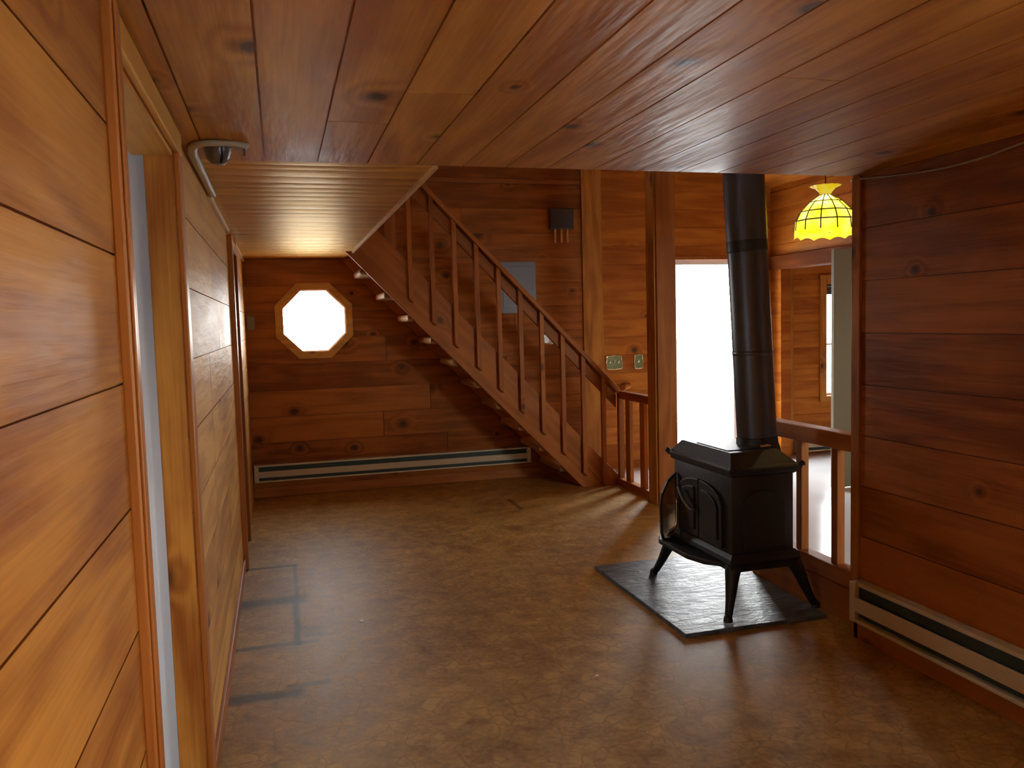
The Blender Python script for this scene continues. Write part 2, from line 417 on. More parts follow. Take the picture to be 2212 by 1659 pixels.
# ---- plank surfaces: every board is cut out of (u, v) rectangles minus convex holes
def clip(poly, a, b, c):                       # keep a*x+b*y<=c
    out = []
    for i in range(len(poly)):
        p, q = poly[i], poly[(i + 1) % len(poly)]
        dp, dq = a * p[0] + b * p[1] - c, a * q[0] + b * q[1] - c
        if dp <= 1e-9: out.append(p)
        if (dp < -1e-9 and dq > 1e-9) or (dp > 1e-9 and dq < -1e-9):
            t = dp / (dp - dq); out.append((p[0] + t * (q[0] - p[0]), p[1] + t * (q[1] - p[1])))
    return out
def area(p): return abs(sum(p[i][0] * p[(i + 1) % len(p)][1] - p[(i + 1) % len(p)][0] * p[i][1] for i in range(len(p)))) / 2
def subtract(poly, hole):                      # hole counter-clockwise convex
    res = []; rest = poly
    for i in range(len(hole)):
        p, q = hole[i], hole[(i + 1) % len(hole)]
        a, b = (q[1] - p[1]), -(q[0] - p[0]); c = a * p[0] + b * p[1]     # outside: a*x+b*y > c
        out = clip(rest, -a, -b, -c)
        if len(out) > 2 and area(out) > 1e-6: res.append(out)
        rest = clip(rest, a, b, c)
        if len(rest) < 3 or area(rest) < 1e-6: break
    return res
def R4(u0, u1, v0, v1): return [(u0, v0), (u1, v0), (u1, v1), (u0, v1)]

def planks(name, mat, O, U, V, Nn, u0, u1, vj, holes=(), joints=(), th=0.10, gap=0.0045, groove=0.008, tones=None, label=None, cat=None, cup=0.0):
    """boards run along U between the joints vj (values along V); O + uU + vV + nN, room side at n = 0"""
    O, U, V, Nn = Vector(O), Vector(U), Vector(V), Vector(Nn)
    bm = nb(); uvl = bm.loops.layers.uv.new('UVMap'); pt = bm.faces.layers.float.new('ptone')
    def P(p, n): return O + U * p[0] + V * p[1] + Nn * n
    def face(vs, tone, off, cos):
        fc = bm.faces.new(vs); fc[pt] = tone
        for lp, q in zip(fc.loops, cos): lp[uvl].uv = (q[0] + off[0], q[1] + off[1])
        return fc
    def slab(poly, n0, n1, tone, off):
        # front polygon at n0, back at n1 and the rim
        A = [bm.verts.new(P(p, n0)) for p in poly]; face(A, tone, off, poly)
        Bk = [bm.verts.new(P(p, n1)) for p in poly]
        for i in range(len(poly)):
            j = (i + 1) % len(poly)
            face((A[j], A[i], Bk[i], Bk[j]), tone, off, (poly[j], poly[i], poly[i], poly[j]))
        return Bk
    for i in range(len(vj) - 1):
        v0, v1 = vj[i], vj[i + 1]
        cuts = sorted([u0] + [j[1] for j in joints if j[0] == i and u0 < j[1] < u1] + [u1])
        for k in range(len(cuts) - 1):
            rect = R4(cuts[k] + gap / 2, cuts[k + 1] - gap / 2, v0 + gap / 2, v1 - gap / 2)
            tone = random.random() if not tones else tones.get((i, k), random.random())
            off = (random.uniform(0, 50), random.uniform(0, 50))
            polys = [rect]
            for h in holes: polys = [q for p in polys for q in subtract(p, h)]
            for p in polys:
                if cup:
                    NS = 6; p0 = p
                    va, vb = p[0][1], p[2][1]
                    zz = lambda q: -groove * 0.5 + cup * (1 - (2 * q - 1) ** 2)
                    for m_ in range(NS):
                        qa, qb = m_ / NS, (m_ + 1) / NS; ya, yb = va + (vb - va) * qa, va + (vb - va) * qb
                        cs_ = ((p[0][0], ya), (p[1][0], ya), (p[1][0], yb), (p[0][0], yb)); ns_ = (zz(qa), zz(qa), zz(qb), zz(qb))
                        fc = face([bm.verts.new(P(c_2, n_2)) for c_2, n_2 in zip(cs_, ns_)], tone, off, cs_); fc.smooth = True
                    slab(p, -groove * 0.6, -groove, tone, off)
                else: slab(p, 0, -groove, tone, off)
    polys = [R4(u0, u1, vj[0], vj[-1])]
    for h in holes: polys = [q for p in polys for q in subtract(p, h)]
    for p in polys:
        Bk = slab(p, -groove * 0.98, -th, 0.0, (0, 0)); face(Bk[::-1], 0.0, (0, 0), p[::-1])
    me_o = struct(name, bm, mat, keepuv=True, label=label, cat=cat)
    return me_o

# ------------------------------------------------------------------ dimensions
XL, XR, YC, YB, H = -0.281, 2.547, 3.193, 7.6535, 2.13
VJ = [0.0] + [0.018 + 0.2345 * k for k in range(1, 20)]       # board courses, shared by all walls
VW = VJ[:10] + [H]                                             # up to the low ceiling
XE, XPART, HC = 0.613, 5.02, 2.84

# floors
bm = nb(); box(bm, -0.40, 2.95, -3.1, YB + 0.16, -0.12, 0.0)
struct('floor', bm, floor_m, label='worn brown stone-pattern vinyl floor of the panelled room', grain=(1, 0, 0))
bm = nb(); box(bm, 2.951, 8.0, 0.95, YB + 0.16, -0.12, 0.0)
struct('floor_hall', bm, hall_floor_m, label='pale glossy floor of the hall beyond the railing', grain=(1, 0, 0))
bm = nb(); box(bm, -3.2, -0.401, 1.0, 4.2, -0.12, 0.0)
struct('floor_side', bm, white_paint, label='pale floor of the white side room', grain=(1, 0, 0))
bm = nb(); box(bm, -40, 40, -40, 60, -0.45, -0.40)
struct('ground', bm, ground_m, label='bright ground outside the windows')

# near ceiling: boards run away from the camera
cx = [XL - 0.02, -0.215, -0.021, 0.166, 0.350, 0.538, 0.724, 0.896, 1.066, 1.268, 1.465, 1.65, 1.835, 2.02, 2.205, 2.39, 2.62]
planks('ceiling', wood_ceil, (0, 0, H), (0, 1, 0), (1, 0, 0), (0, 0, -1), -3.0, YC, cx, th=0.16, gap=0.006,
       joints=((3, 2.55), (4, 2.2), (9, 1.9)), label='low pine board ceiling over the near room')
# ceiling over the passage: boards run across
py = [YC + 0.002, 3.30, 3.394, 3.55, 3.70, 3.82, 3.93, 4.06, 4.19, 4.34, 4.50, 4.65, 4.80, 5.05, 5.25, 5.46, 5.68, 5.90, 6.15, 6.40, 6.62, 6.85, 7.05, 7.25, 7.45, YB]
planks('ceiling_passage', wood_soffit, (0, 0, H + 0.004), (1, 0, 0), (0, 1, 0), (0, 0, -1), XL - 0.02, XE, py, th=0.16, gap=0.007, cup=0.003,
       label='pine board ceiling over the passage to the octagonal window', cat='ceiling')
struct('trim_1', B(XE - 0.004, XE + 0.012, YC, 7.02, H - 0.012, H + 0.165, 0.002), strip_m, label='glare-paled trim along the open edge of the passage ceiling', grain=(0, 1, 0))

# left wall with two doorways
D1, D2 = (1.745, 2.68), (5.45, 6.10)
holesL = (R4(D1[0], D1[1], -0.01, 2.055), R4(D2[0], D2[1], -0.01, 2.035))
planks('wall_left', wood_wall, (XL, 0, 0), (0, 1, 0), (0, 0, 1), (1, 0, 0), -3.0, 2.72, VW, holes=holesL[:1], th=0.082,
       joints=((1, 0.35), (8, 0.6), (0, 1.0)), label='knotty pine board wall on the left before the first doorway')
planks('wall_left_far', wood_lit, (XL, 0, 0), (0, 1, 0), (0, 0, 1), (1, 0, 0), 2.72, YB, VW, holes=holesL[1:], th=0.082,
       joints=((4, 3.62), (5, 3.62), (6, 4.25), (7, 3.9), (3, 3.6), (2, 4.4)), label='glare-paled pine board wall on the left between the two doorways', cat='wall')
# back (end) wall: octagonal window, glass door, dining window
OC, OR_ = (0.313, 1.577), 0.278
def octa(rr, cx_=OC[0], cz_=OC[1]):
    k = rr / math.cos(PI / 8)
    return [(cx_ + k * math.cos(PI / 8 + i * PI / 4), cz_ + k * math.sin(PI / 8 + i * PI / 4)) for i in range(8)]
vend = VJ[:19]
planks('wall_back', wood_shaded, (0, YB, 0), (1, 0, 0), (0, 0, 1), (0, -1, 0), XL - 0.1, 3.0, vend, holes=(octa(OR_ + 0.004),), th=0.16,
       joints=((5, 0.95), (3, 1.35), (2, 0.9), (6, 2.2), (8, 1.8), (10, 1.7), (4, 2.1), (1, 1.5)), label='shade-toned knotty pine end wall behind the stairs')
v8 = [0.0, 0.07] + [0.07 + 0.181 * k for k in range(1, 24)]
planks('wall_hall', wood_hall, (0, YB, 0), (1, 0, 0), (0, 0, 1), (0, -1, 0), 3.0, 8.0, v8, holes=(R4(3.86, 4.69, -0.01, 2.135), R4(5.70, 6.60, 0.62, 1.80)), th=0.16,
       label='pine board end wall of the hall around the glass door', cat='wall')
# right wall, stops at the open railing
planks('wall_right', wood_shaded, (XR, 0, 0), (0, -1, 0), (0, 0, 1), (-1, 0, 0), -YC, 3.0, VW, holes=(R4(0.2, 1.8, 0.8, 1.9),), th=0.16,
       joints=((4, -2.0), (6, -1.2)), label='shade-toned knotty pine wall on the right', cat='wall')
planks('wall_rear', wood_wall, (0, -3.0, 0), (1, 0, 0), (0, 0, 1), (0, 1, 0), XL - 0.1, XR + 0.1, VW, th=0.1, label='pine wall behind the viewer')
# hall shell
planks('wall_partition', wood_hall, (XPART, 0, 0), (0, -1, 0), (0, 0, 1), (-1, 0, 0), -YB, -1.0, [v for v in v8 if v < HC + 0.14], holes=(R4(-7.47, -6.20, -0.01, 2.02),), th=0.12,
       label='pine board wall beside the doorway behind the stained glass lamp', cat='wall')
bm = nb(); box(bm, 2.71, 3.7, 0.9, 1.0, 0, 3.6); box(bm, 4.5, 8.0, 0.9, 1.0, 0, 3.6); box(bm, 3.7, 4.5, 0.9, 1.0, 0, 1.0); box(bm, 3.7, 4.5, 0.9, 1.0, 1.9, 3.6)
struct('wall_hall_rear', bm, white_wall, label='plain wall at the near end of the hall', cat='wall')
bm = nb(); box(bm, 8.0, 8.1, 0.9, YB + 0.16, -0.1, 3.65)
struct('wall_dining', bm, white_wall, label='plain wall at the far side of the dining room', cat='wall')
cy = [3.0 + 0.19 * k for k in range(29)]
SLP = math.atan2(0.44, 2.02)
planks('ceiling_hall', wood_hall, (3.0, 0, HC + 0.44), (0, 1, 0), (math.cos(SLP), 0, -math.sin(SLP)), (-math.sin(SLP), 0, -math.cos(SLP)), 0.9, YB, [q - 3.0 for q in cy], th=0.1, label='sloping pine board ceiling over the hall', cat='ceiling')
bm = nb(); box(bm, XL - 0.1, 3.0, YC, YB + 0.1, 4.4, 4.5)
struct('ceiling_loft', bm, wood_ceil, label='high ceiling above the stairs', cat='ceiling', grain=(1, 0, 0))
bm = nb(); box(bm, XL - 0.1, 3.0, YC - 0.1, YC - 0.002, H + 0.16, 4.5); box(bm, XL - 0.2, XL - 0.1, YC, YB + 0.1, H + 0.16, 4.5)
box(bm, 3.0, 3.1, YC, YB, HC + 0.46, 4.5); box(bm, 2.71, 3.0, YC - 0.1, YC - 0.002, HC - 0.9, 3.5)
struct('wall_loft', bm, wood_shaded, label='walls around the open loft above the stairs', cat='wall', grain=(1, 0, 0))
# white side room
bm = nb()
box(bm, -3.2, -3.1, 0.9, 4.3, -0.1, 2.5)
box(bm, -3.2, -0.40, 0.9, 1.0, -0.1, 0.8); box(bm, -3.2, -0.40, 0.9, 1.0, 1.6, 2.5); box(bm, -3.2, -2.25, 0.9, 1.0, 0.8, 1.6); box(bm, -1.75, -0.40, 0.9, 1.0, 0.8, 1.6); box(bm, -3.2, -0.40, 4.2, 4.3, -0.1, 2.5); box(bm, -3.2, -0.40, 0.9, 4.3, 2.42, 2.5)
box(bm, -0.43, -0.364, 0.9, 1.73, 0, 2.42); box(bm, -0.43, -0.364, 2.71, 4.2, 0, 2.42); box(bm, -0.43, -0.364, 1.73, 2.71, 2.07, 2.42)
struct('wall_side_room', bm, white_wall, label='white plaster walls of the side room', cat='wall')
# outer skin so that daylight enters only through the openings
bm = nb(); box(bm, 2.95, 8.1, 0.8, YB + 0.16, 3.55, 3.65); box(bm, 2.70, 2.95, 0.8, YC, 2.1, 3.6); box(bm, -0.6, 2.75, -3.2, YC, H + 0.16, H + 0.26)
box(bm, -0.55, -0.43, 4.3, YB + 0.1, -0.1, H + 0.3); box(bm, -0.55, -0.43, -3.1, 0.9, -0.1, H + 0.3)
box(bm, 2.708, 2.80, 0.9, YC, -0.1, 3.5)
struct('wall_outer', bm, white_wall, label='outer shell of the building', cat='wall')

# ------------------------------------------------------------------ doorway 1 (left, near)
t = sthing('door_1', (XL, 2.15, 0), 'pine framed doorway in the left wall with a white door standing open', 'doorway')
bm = nb(); box(bm, XL - 0.001, XL + 0.020, 1.645, 1.735, 0, 2.125, 0.004); box(bm, XL + 0.02, XL + 0.026, 1.657, 1.677, 0, 2.12, 0.002); box(bm, XL + 0.02, XL + 0.024, 1.690, 1.697, 0, 2.12, 0.001)
obj('casing', bm, wood_trim, t)
obj('casing', B(XL - 0.001, XL + 0.018, 2.69, 2.77, 0, 2.055, 0.004), wood_trim, t)
obj('head_casing', B(XL - 0.001, XL + 0.018, 1.736, 2.77, 2.056, 2.124, 0.004), wood_soffit, t, grain=(0, 1, 0))
obj('jamb', B(XL - 0.112, XL - 0.001, 1.743, 1.757, 0, 2.052), wood_trim, t)
obj('jamb', B(XL - 0.078, XL - 0.001, 2.665, 2.682, 0, 2.052), wood_wall, t)
obj('head_jamb', B(XL - 0.112, XL - 0.001, 1.757, 2.665, 2.038, 2.053), wood_ceil, t, grain=(0, 1, 0))
d = thing('white_door', (-0.44, 2.60, 0.012), 'white painted door standing open behind the pine doorway', 'door')
obj('leaf', B(-1.24, -0.432, 2.672, 2.702, 0.012, 2.032, 0.002), white_paint, d)
bm = nb(); tube(bm, [(-1.17, 2.668, 0.98), (-1.17, 2.62, 0.98)], [0.012, 0.012]); lathe(bm, [(0.001, -0.028), (0.02, -0.022), (0.028, 0), (0.02, 0.022), (0.001, 0.028)], (-1.17, 2.605, 0.98), 16)
obj('knob', bm, brass, d, smooth=True)
for hz in (0.25, 1.05, 1.82):
    obj('hinge', B(-0.440, -0.431, 2.672, 2.698, hz, hz + 0.09), brass, d)

# doorway 2 (left, far)
t = sthing('door_2', (XL, 5.78, 0), 'second narrow doorway in the left wall before the octagonal window', 'doorway')
obj('casing', B(XL - 0.001, XL + 0.030, 5.36, 5.45, 0, 2.10, 0.004), wood_trim, t)
obj('casing', B(XL - 0.001, XL + 0.020, 6.11, 6.19, 0, 2.035, 0.004), wood_trim, t)
obj('head_casing', B(XL - 0.001, XL + 0.020, 5.45, 6.19, 2.036, 2.10, 0.004), wood_trim, t, grain=(0, 1, 0))
obj('jamb', B(XL - 0.113, XL + 0.004, 6.085, 6.098, 0, 2.033), wood_trim, t)
obj('jamb', B(XL - 0.113, XL + 0.004, 5.452, 5.466, 0, 2.033), wood_trim, t)
obj('leaf', B(XL - 0.112, XL - 0.072, 5.467, 6.084, 0.01, 2.03, 0.003), wood_trim, t)

# trims along the left wall
struct('baseboard_left', B(XL - 0.001, XL + 0.014, 2.77, 5.36, 0, 0.085, 0.003), wood_trim, label='pine baseboard along the left wall', grain=(0, 1, 0))
struct('trim_2', B(XL - 0.001, XL + 0.018, 3.96, 5.36, H - 0.022, H + 0.003, 0.003), strip_m, label='glare-paled cove strip between left wall and passage ceiling', grain=(0, 1, 0))
struct('trim_3', B(XL - 0.001, XL + 0.018, 6.19, YB, H - 0.022, H + 0.003, 0.003), strip_m, label='glare-paled cove strip near the octagonal window', grain=(0, 1, 0))
struct('baseboard_back', B(XL + 0.001, 2.45, YB - 0.014, YB + 0.001, 0, 0.09, 0.003), wood_trim, label='pine baseboard under the end wall heater', grain=(1, 0, 0))
struct('baseboard_right', B(XR - 0.014, XR + 0.001, -3.0, YC, 0, 0.085, 0.003), wood_trim, label='pine baseboard along the right wall', grain=(0, 1, 0))
struct('trim_4', B(XR - 0.014, XR + 0.17, YC - 0.030, YC + 0.025, 0, H, 0.003), wood_wall, label='vertical corner trim at the end of the right wall')
struct('trim_5', B(2.90, 3.11, YB - 0.024, YB + 0.001, 0, 4.4, 0.003), wood_wall, label='wide vertical board on the end wall at the foot of the stairs', tone=0.9)
struct('trim_6', B(5.10, 5.285, YB - 0.024, YB + 0.001, 0, HC, 0.003), wood_wall, label='vertical board on the end wall behind the stovepipe')
struct('trim_7', B(XPART - 0.05, XPART + 0.13, 6.18, 7.62, 1.985, 2.125, 0.004), wood_beam, label='dark beam over the doorway at the far side of the hall', cat='beam', grain=(0, 1, 0), tone=0.0)
struct('trim_8', B(XL - 0.05, 2.9, YB - 0.012, YB + 0.001, 2.835, 2.875, 0.003), wood_trim, label='thin ledge strip high on the stair wall', grain=(1, 0, 0))

# ------------------------------------------------------------------ octagonal window
t = sthing('window_1', (OC[0], YB, OC[1] - OR_), 'octagonal window glowing white in the dark end wall', 'window')
bm = nb(); a, b_ = octa(OR_ + 0.062), octa(OR_)
for i in range(8):
    j = (i + 1) % 8; prism(bm, [b_[i], b_[j], a[j], a[i]], 'y', YB - 0.018, YB + 0.001)
obj('frame', bm, wood_lit, t, grain=(1, 0, 0), tone=0.9)
bm = nb(); a, b_ = octa(OR_ + 0.003), octa(OR_ - 0.008)
for i in range(8):
    j = (i + 1) % 8; prism(bm, [b_[i], b_[j], a[j], a[i]], 'y', YB + 0.0, YB + 0.16)
obj('reveal', bm, wood_trim, t, grain=(0, 1, 0))
bm = nb(); prism(bm, octa(OR_ - 0.006), 'y', YB + 0.08, YB + 0.086)
obj('pane', bm, glass, t)

# glass door at the far end of the hall
t = sthing('door_3', (4.275, YB, 0), 'full length glass door blazing white behind the stovepipe', 'door')
bm = nb(); box(bm, 3.86, 3.90, YB - 0.01, YB + 0.15, 0, 2.135, 0.003); box(bm, 4.65, 4.69, YB - 0.01, YB + 0.15, 0, 2.135, 0.003); box(bm, 3.90, 4.65, YB - 0.01, YB + 0.15, 2.10, 2.135, 0.003)
obj('frame', bm, wood_trim, t)
bm = nb(); box(bm, 3.90, 3.945, YB + 0.05, YB + 0.09, 0.02, 2.10); box(bm, 4.605, 4.65, YB + 0.05, YB + 0.09, 0.02, 2.10); box(bm, 3.945, 4.605, YB + 0.05, YB + 0.09, 2.055, 2.10); box(bm, 3.945, 4.605, YB + 0.05, YB + 0.09, 0.02, 0.12)
obj('sash', bm, vinyl_frame, t)
obj('pane', B(3.944, 4.606, YB + 0.067, YB + 0.073, 0.118, 2.057), glass, t)
obj('handle', B(4.615, 4.635, YB + 0.02, YB + 0.05, 0.95, 1.10, 0.004), brass, t)
# dining room window
t = sthing('window_2', (6.15, YB, 0.62), 'tall bright window with a dark blind seen past the white panel', 'window')
bm = nb()
for q in ((5.62, 5.70, 0.56, 1.93), (6.60, 6.68, 0.56, 1.93), (5.70, 6.60, 1.83, 1.93), (5.70, 6.60, 0.56, 0.62)): box(bm, q[0], q[1], YB - 0.02, YB + 0.001, q[2], q[3], 0.003)
obj('frame', bm, wood_wall, t)
bm = nb()
for q in ((5.70, 5.72, 0.62, 1.80), (6.58, 6.60, 0.62, 1.80), (5.72, 6.58, 0.62, 0.645), (5.72, 6.58, 1.17, 1.19)): box(bm, q[0], q[1], YB + 0.06, YB + 0.09, q[2], q[3])
obj('sash', bm, vinyl_frame, t)
obj('pane', B(5.715, 6.585, YB + 0.072, YB + 0.078, 0.64, 1.80), glass, t)
bm = nb(); box(bm, 5.705, 6.595, YB + 0.02, YB + 0.05, 1.72, 1.80); tube(bm, [(5.705, YB + 0.0, 1.82), (6.595, YB + 0.0, 1.82)], 0.022)
obj('blind', bm, blind_m, t)
# added unseen windows that let extra daylight in: near room, side room, hall
def plain_window(name, label, x0, x1, y0, y1, z0, z1):
    tt = sthing(name, ((x0 + x1) / 2, (y0 + y1) / 2, z0), label, 'window'); bm = nb(); k = 0.045
    box(bm, x0, x1, y0, y0 + k, z0, z1); box(bm, x0, x1, y1 - k, y1, z0, z1); box(bm, x0, x1, y0 + k, y1 - k, z0, z0 + k); box(bm, x0, x1, y0 + k, y1 - k, z1 - k, z1)
    obj('frame', bm, wood_trim, tt); xm = (x0 + x1) / 2
    obj('pane', B(xm - 0.003, xm + 0.003, y0 + k, y1 - k, z0 + k, z1 - k), glass, tt)
plain_window('added_window_3', 'added unseen window in the right wall behind the viewer', XR + 0.02, XR + 0.12, -1.8, -0.2, 0.8, 1.9)
t = sthing('added_window_4', (-2.0, 0.95, 0.8), 'added unseen window of the white side room', 'window')
bm = nb()
for q in ((-2.25, -2.21, 0.8, 1.6), (-1.79, -1.75, 0.8, 1.6), (-2.21, -1.79, 0.8, 0.84), (-2.21, -1.79, 1.56, 1.6)): box(bm, q[0], q[1], 0.91, 0.99, q[2], q[3])
obj('frame', bm, vinyl_frame, t)
obj('pane', B(-2.21, -1.79, 0.948, 0.954, 0.84, 1.56), glass, t)

t = sthing('added_window_5', (4.1, 0.95, 0.9), 'added unseen window at the near end of the hall', 'window')  # added out of view to brighten the hall end wall, stairs and balusters
bm = nb()
for q in ((3.7, 3.75, 1.0, 1.9), (4.45, 4.5, 1.0, 1.9), (3.75, 4.45, 1.0, 1.05), (3.75, 4.45, 1.85, 1.9)): box(bm, q[0], q[1], 0.91, 0.99, q[2], q[3])
obj('frame', bm, vinyl_frame, t)
obj('pane', B(3.75, 4.45, 0.948, 0.954, 1.05, 1.85), glass, t)
# white panel in front of the far doorway
w = thing('beige_door', (4.82, 6.02, 0), 'pale grey-beige door standing open between the far doorway and the right wall', 'door')
obj('leaf', B(4.55, 5.005, 6.0, 6.036, 0.01, 2.062, 0.003), beige_paint, w)

# ------------------------------------------------------------------ post and railings
t = thing('support_post', (2.98, 6.10, 0), 'tall square wooden post between short railing and glass door', 'post')
obj('post_core', B(2.895, 3.03, 6.03, 6.18, 0, HC + 0.39, 0.006), wood_wall, t, tone=0.9)
obj('facing_board', B(2.91, 3.075, 6.008, 6.03, 0, HC + 0.39, 0.004), wood_rail, t, tone=0.2)

t = thing('stair_railing', (2.96, 6.55, 0), 'short wooden railing between the foot of the stairs and the tall post', 'railing')
obj('handrail', B(2.945, 3.01, 6.18, 6.946, 0.795, 0.865, 0.008), wood_rail, t, grain=(0, 1, 0))
obj('bottom_rail', B(2.93, 3.00, 6.18, 6.93, 0, 0.065, 0.004), wood_rail, t, grain=(0, 1, 0))
obj('newel', B(2.945, 2.995, 6.90, 6.945, 0.0, 0.84, 0.004), wood_rail, t, tone=0.1)
for y in (6.71, 6.41):
    obj('baluster', B(2.945, 2.98, y - 0.045, y + 0.045, 0.065, 0.80, 0.003), wood_rail, t)

t = thing('stove_railing', (2.65, 3.9, 0), 'low wooden railing running from the right wall end behind the stove', 'railing')
obj('handrail', B(2.63, 2.72, YC + 0.025, 4.12, 0.845, 0.930, 0.006), wood_rail, t, grain=(0, 1, 0), tone=0.2)
obj('bottom_rail', B(2.635, 2.715, YC + 0.025, 4.12, 0.165, 0.252, 0.006), wood_rail, t, grain=(0, 1, 0), tone=0.2)
obj('curb_board', B(2.625, 2.655, YC + 0.025, 4.12, 0.0, 0.165, 0.003), wood_rail, t, grain=(0, 1, 0), tone=0.0)
obj('newel', B(2.63, 2.72, 4.12, 4.21, 0, 0.96, 0.006), wood_rail, t)
for y in (3.492, 3.785):
    obj('baluster', B(2.652, 2.698, y - 0.024, y + 0.024, 0.252, 0.845, 0.003), wood_rail, t, tone=0.25 if y < 4 else 0.5)

# ------------------------------------------------------------------ staircase
SL = 1.045
def zl(x): return SL * (2.60 - x)                    # lower edge of the near stringer
t = thing('staircase', (2.0, 7.2, 0), 'open-riser wooden staircase rising to the left in front of the end wall', 'staircase')
def stringer(y0, y1, up, xtop):
    bm = nb()
    prism(bm, [(2.60, 0.0), (2.60 + up / SL, 0.0), (xtop, zl(xtop) + up), (xtop, zl(xtop))], 'y', y0, y1, 0.003)
    return bm
gdir = (1, 0, -SL)
obj('stringer', stringer(6.95, 6.99, 0.455, 0.30), wood_rail, t, grain=gdir, tone=0.55)
obj('stringer', stringer(7.605, 7.645, 0.44, 0.30), wood_rail, t, grain=gdir, tone=0.3)
for i in range(1, 13):
    z = 0.2 * i; xb = 2.60 - z / SL
    bm = nb(); box(bm, xb - 0.014, xb + 0.20, 6.992, 7.603, z - 0.056, z, 0.02)
    obj('tread', bm, wood_tread, t, grain=(0, 1, 0))
obj('light_stop_board', B(2.585, 2.60, 6.992, 7.603, 0, 0.143, 0.002), wood_rail, t, grain=(0, 1, 0))  # board added under the first tread to stop door light on the floor
for i in range(10):
    x = 1.085 + 0.1912 * i; zb = max(0.0, zl(x) + 0.13); zt = 2.568 - 1.043 * (x - 1.289) + 0.012
    bm = nb(); pts = [(x - 0.019, zb + 0.025), (x + 0.019, max(zb - 0.012, 0)), (x + 0.019, zt - 0.02), (x - 0.019, zt + 0.02)]
    prism(bm, pts, 'y', 6.908, 6.949, 0.002); obj('baluster', bm, wood_rail, t)
bm = nb(); prism(bm, [(0.885, zl(0.885) + 0.40), (0.98, zl(0.98) + 0.40), (0.98, 3.3), (0.885, 3.3)], 'y', 6.955, 6.99, 0.003)
obj('upper_newel', bm, wood_rail, t)
def capz(x): return 2.568 - 1.043 * (x - 1.289)
bm = nb(); prism(bm, [(0.62, capz(0.62)), (2.943, capz(2.943)), (2.943, capz(2.943) + 0.055), (0.62, capz(0.62) + 0.055)], 'y', 6.885, 7.0, 0.005)
obj('handrail', bm, wood_rail, t, grain=gdir, tone=0.35)
bm = nb(); prism(bm, [(0.62, capz(0.62) - 0.135), (2.942, capz(2.942) - 0.135), (2.942, capz(2.942) - 0.012), (0.62, capz(0.62) - 0.012)], 'y', 6.9495, 6.985, 0.003)
obj('under_rail', bm, wood_rail, t, grain=gdir, tone=0.0)
bm = nb(); tube(bm, [(3.26, YB - 0.13, 0.835), (3.265, YB - 0.125, 0.835), (3.37, YB - 0.0, 0.842)], [0.027, 0.034, 0.034], 18)
tag(obj('wall_peg', bm, wood_rail, smooth=True, grain=(1, 0, 0), autosmooth=0.7), 'rounded wooden peg on the end wall below the brass switch plates', 'peg')

# ------------------------------------------------------------------ baseboard heaters
def heater(label, place, length, h0=0.10, h1=0.285, dep=0.065):
    """place(a, d, z): a along the wall, d out from the wall"""
    base = Vector(place(length / 2, 0, h0)); tt = thing('baseboard_heater', base, label, 'heater', None)
    def bx(bm, a0, a1, d0, d1, z0, z1, bev=0.0):
        p, q = place(a0, d0, z0), place(a1, d1, z1)
        box(bm, min(p[0], q[0]), max(p[0], q[0]), min(p[1], q[1]), max(p[1], q[1]), z0, z1, bev)
    hh = h1 - h0
    bm = nb(); bx(bm, 0.0, length, 0.002, 0.012, h0, h1); obj('back_plate', bm, edge_m, tt)
    bm = nb(); bx(bm, 0.04, length - 0.04, 0.012, dep - 0.022, h0 + 0.12 * hh, h1 - 0.10 * hh); obj('fin_slot', bm, slot_m, tt)
    bm = nb(); bx(bm, 0.03, length - 0.03, dep - 0.012, dep, h0 + 0.27 * hh, h1 - 0.36 * hh, 0.003); obj('front_panel', bm, cream, tt)
    bm = nb(); bx(bm, 0.03, length - 0.03, 0.012, dep - 0.014, h1 - 0.10 * hh, h1, 0.003); obj('top_cover', bm, edge_m, tt)
    bm = nb(); bx(bm, 0.03, length - 0.03, 0.012, dep, h0, h0 + 0.09 * hh, 0.003); obj('bottom_lip', bm, edge_m, tt)
    for a0 in (0.0, length - 0.04):
        bm = nb(); bx(bm, a0, a0 + 0.04, 0.002, dep + 0.002, h0, h1, 0.004); obj('end_cap', bm, cream, tt)
    return tt
heater('long cream baseboard heater on the dark end wall under the octagonal window', lambda a, d, z: (XL + 0.01 + a, YB - d, z), 2.58, 0.145, 0.298)
heater('cream baseboard heater along the right wall beside the stove railing', lambda a, d, z: (XR - d, YC - 0.035 - a, z), 2.6, 0.10, 0.285)
heater('pale baseboard heater on the hall end wall below the dining window', lambda a, d, z: (5.30 + a, YB - d, z), 1.5, 0.03, 0.20)

# ------------------------------------------------------------------ stove, pipe, hearth
HZ = 0.022
bm = nb(); prism(bm, [(1.785, 3.43), (2.56, 3.43), (2.60, 4.30), (2.60, 4.60), (1.785, 4.60)], 'z', 0.0005, HZ, 0.004)
tag(obj('hearth_pad', bm, slate, grain=(1, 0, 0)), 'grey slate hearth pad under the black stove', 'hearth')

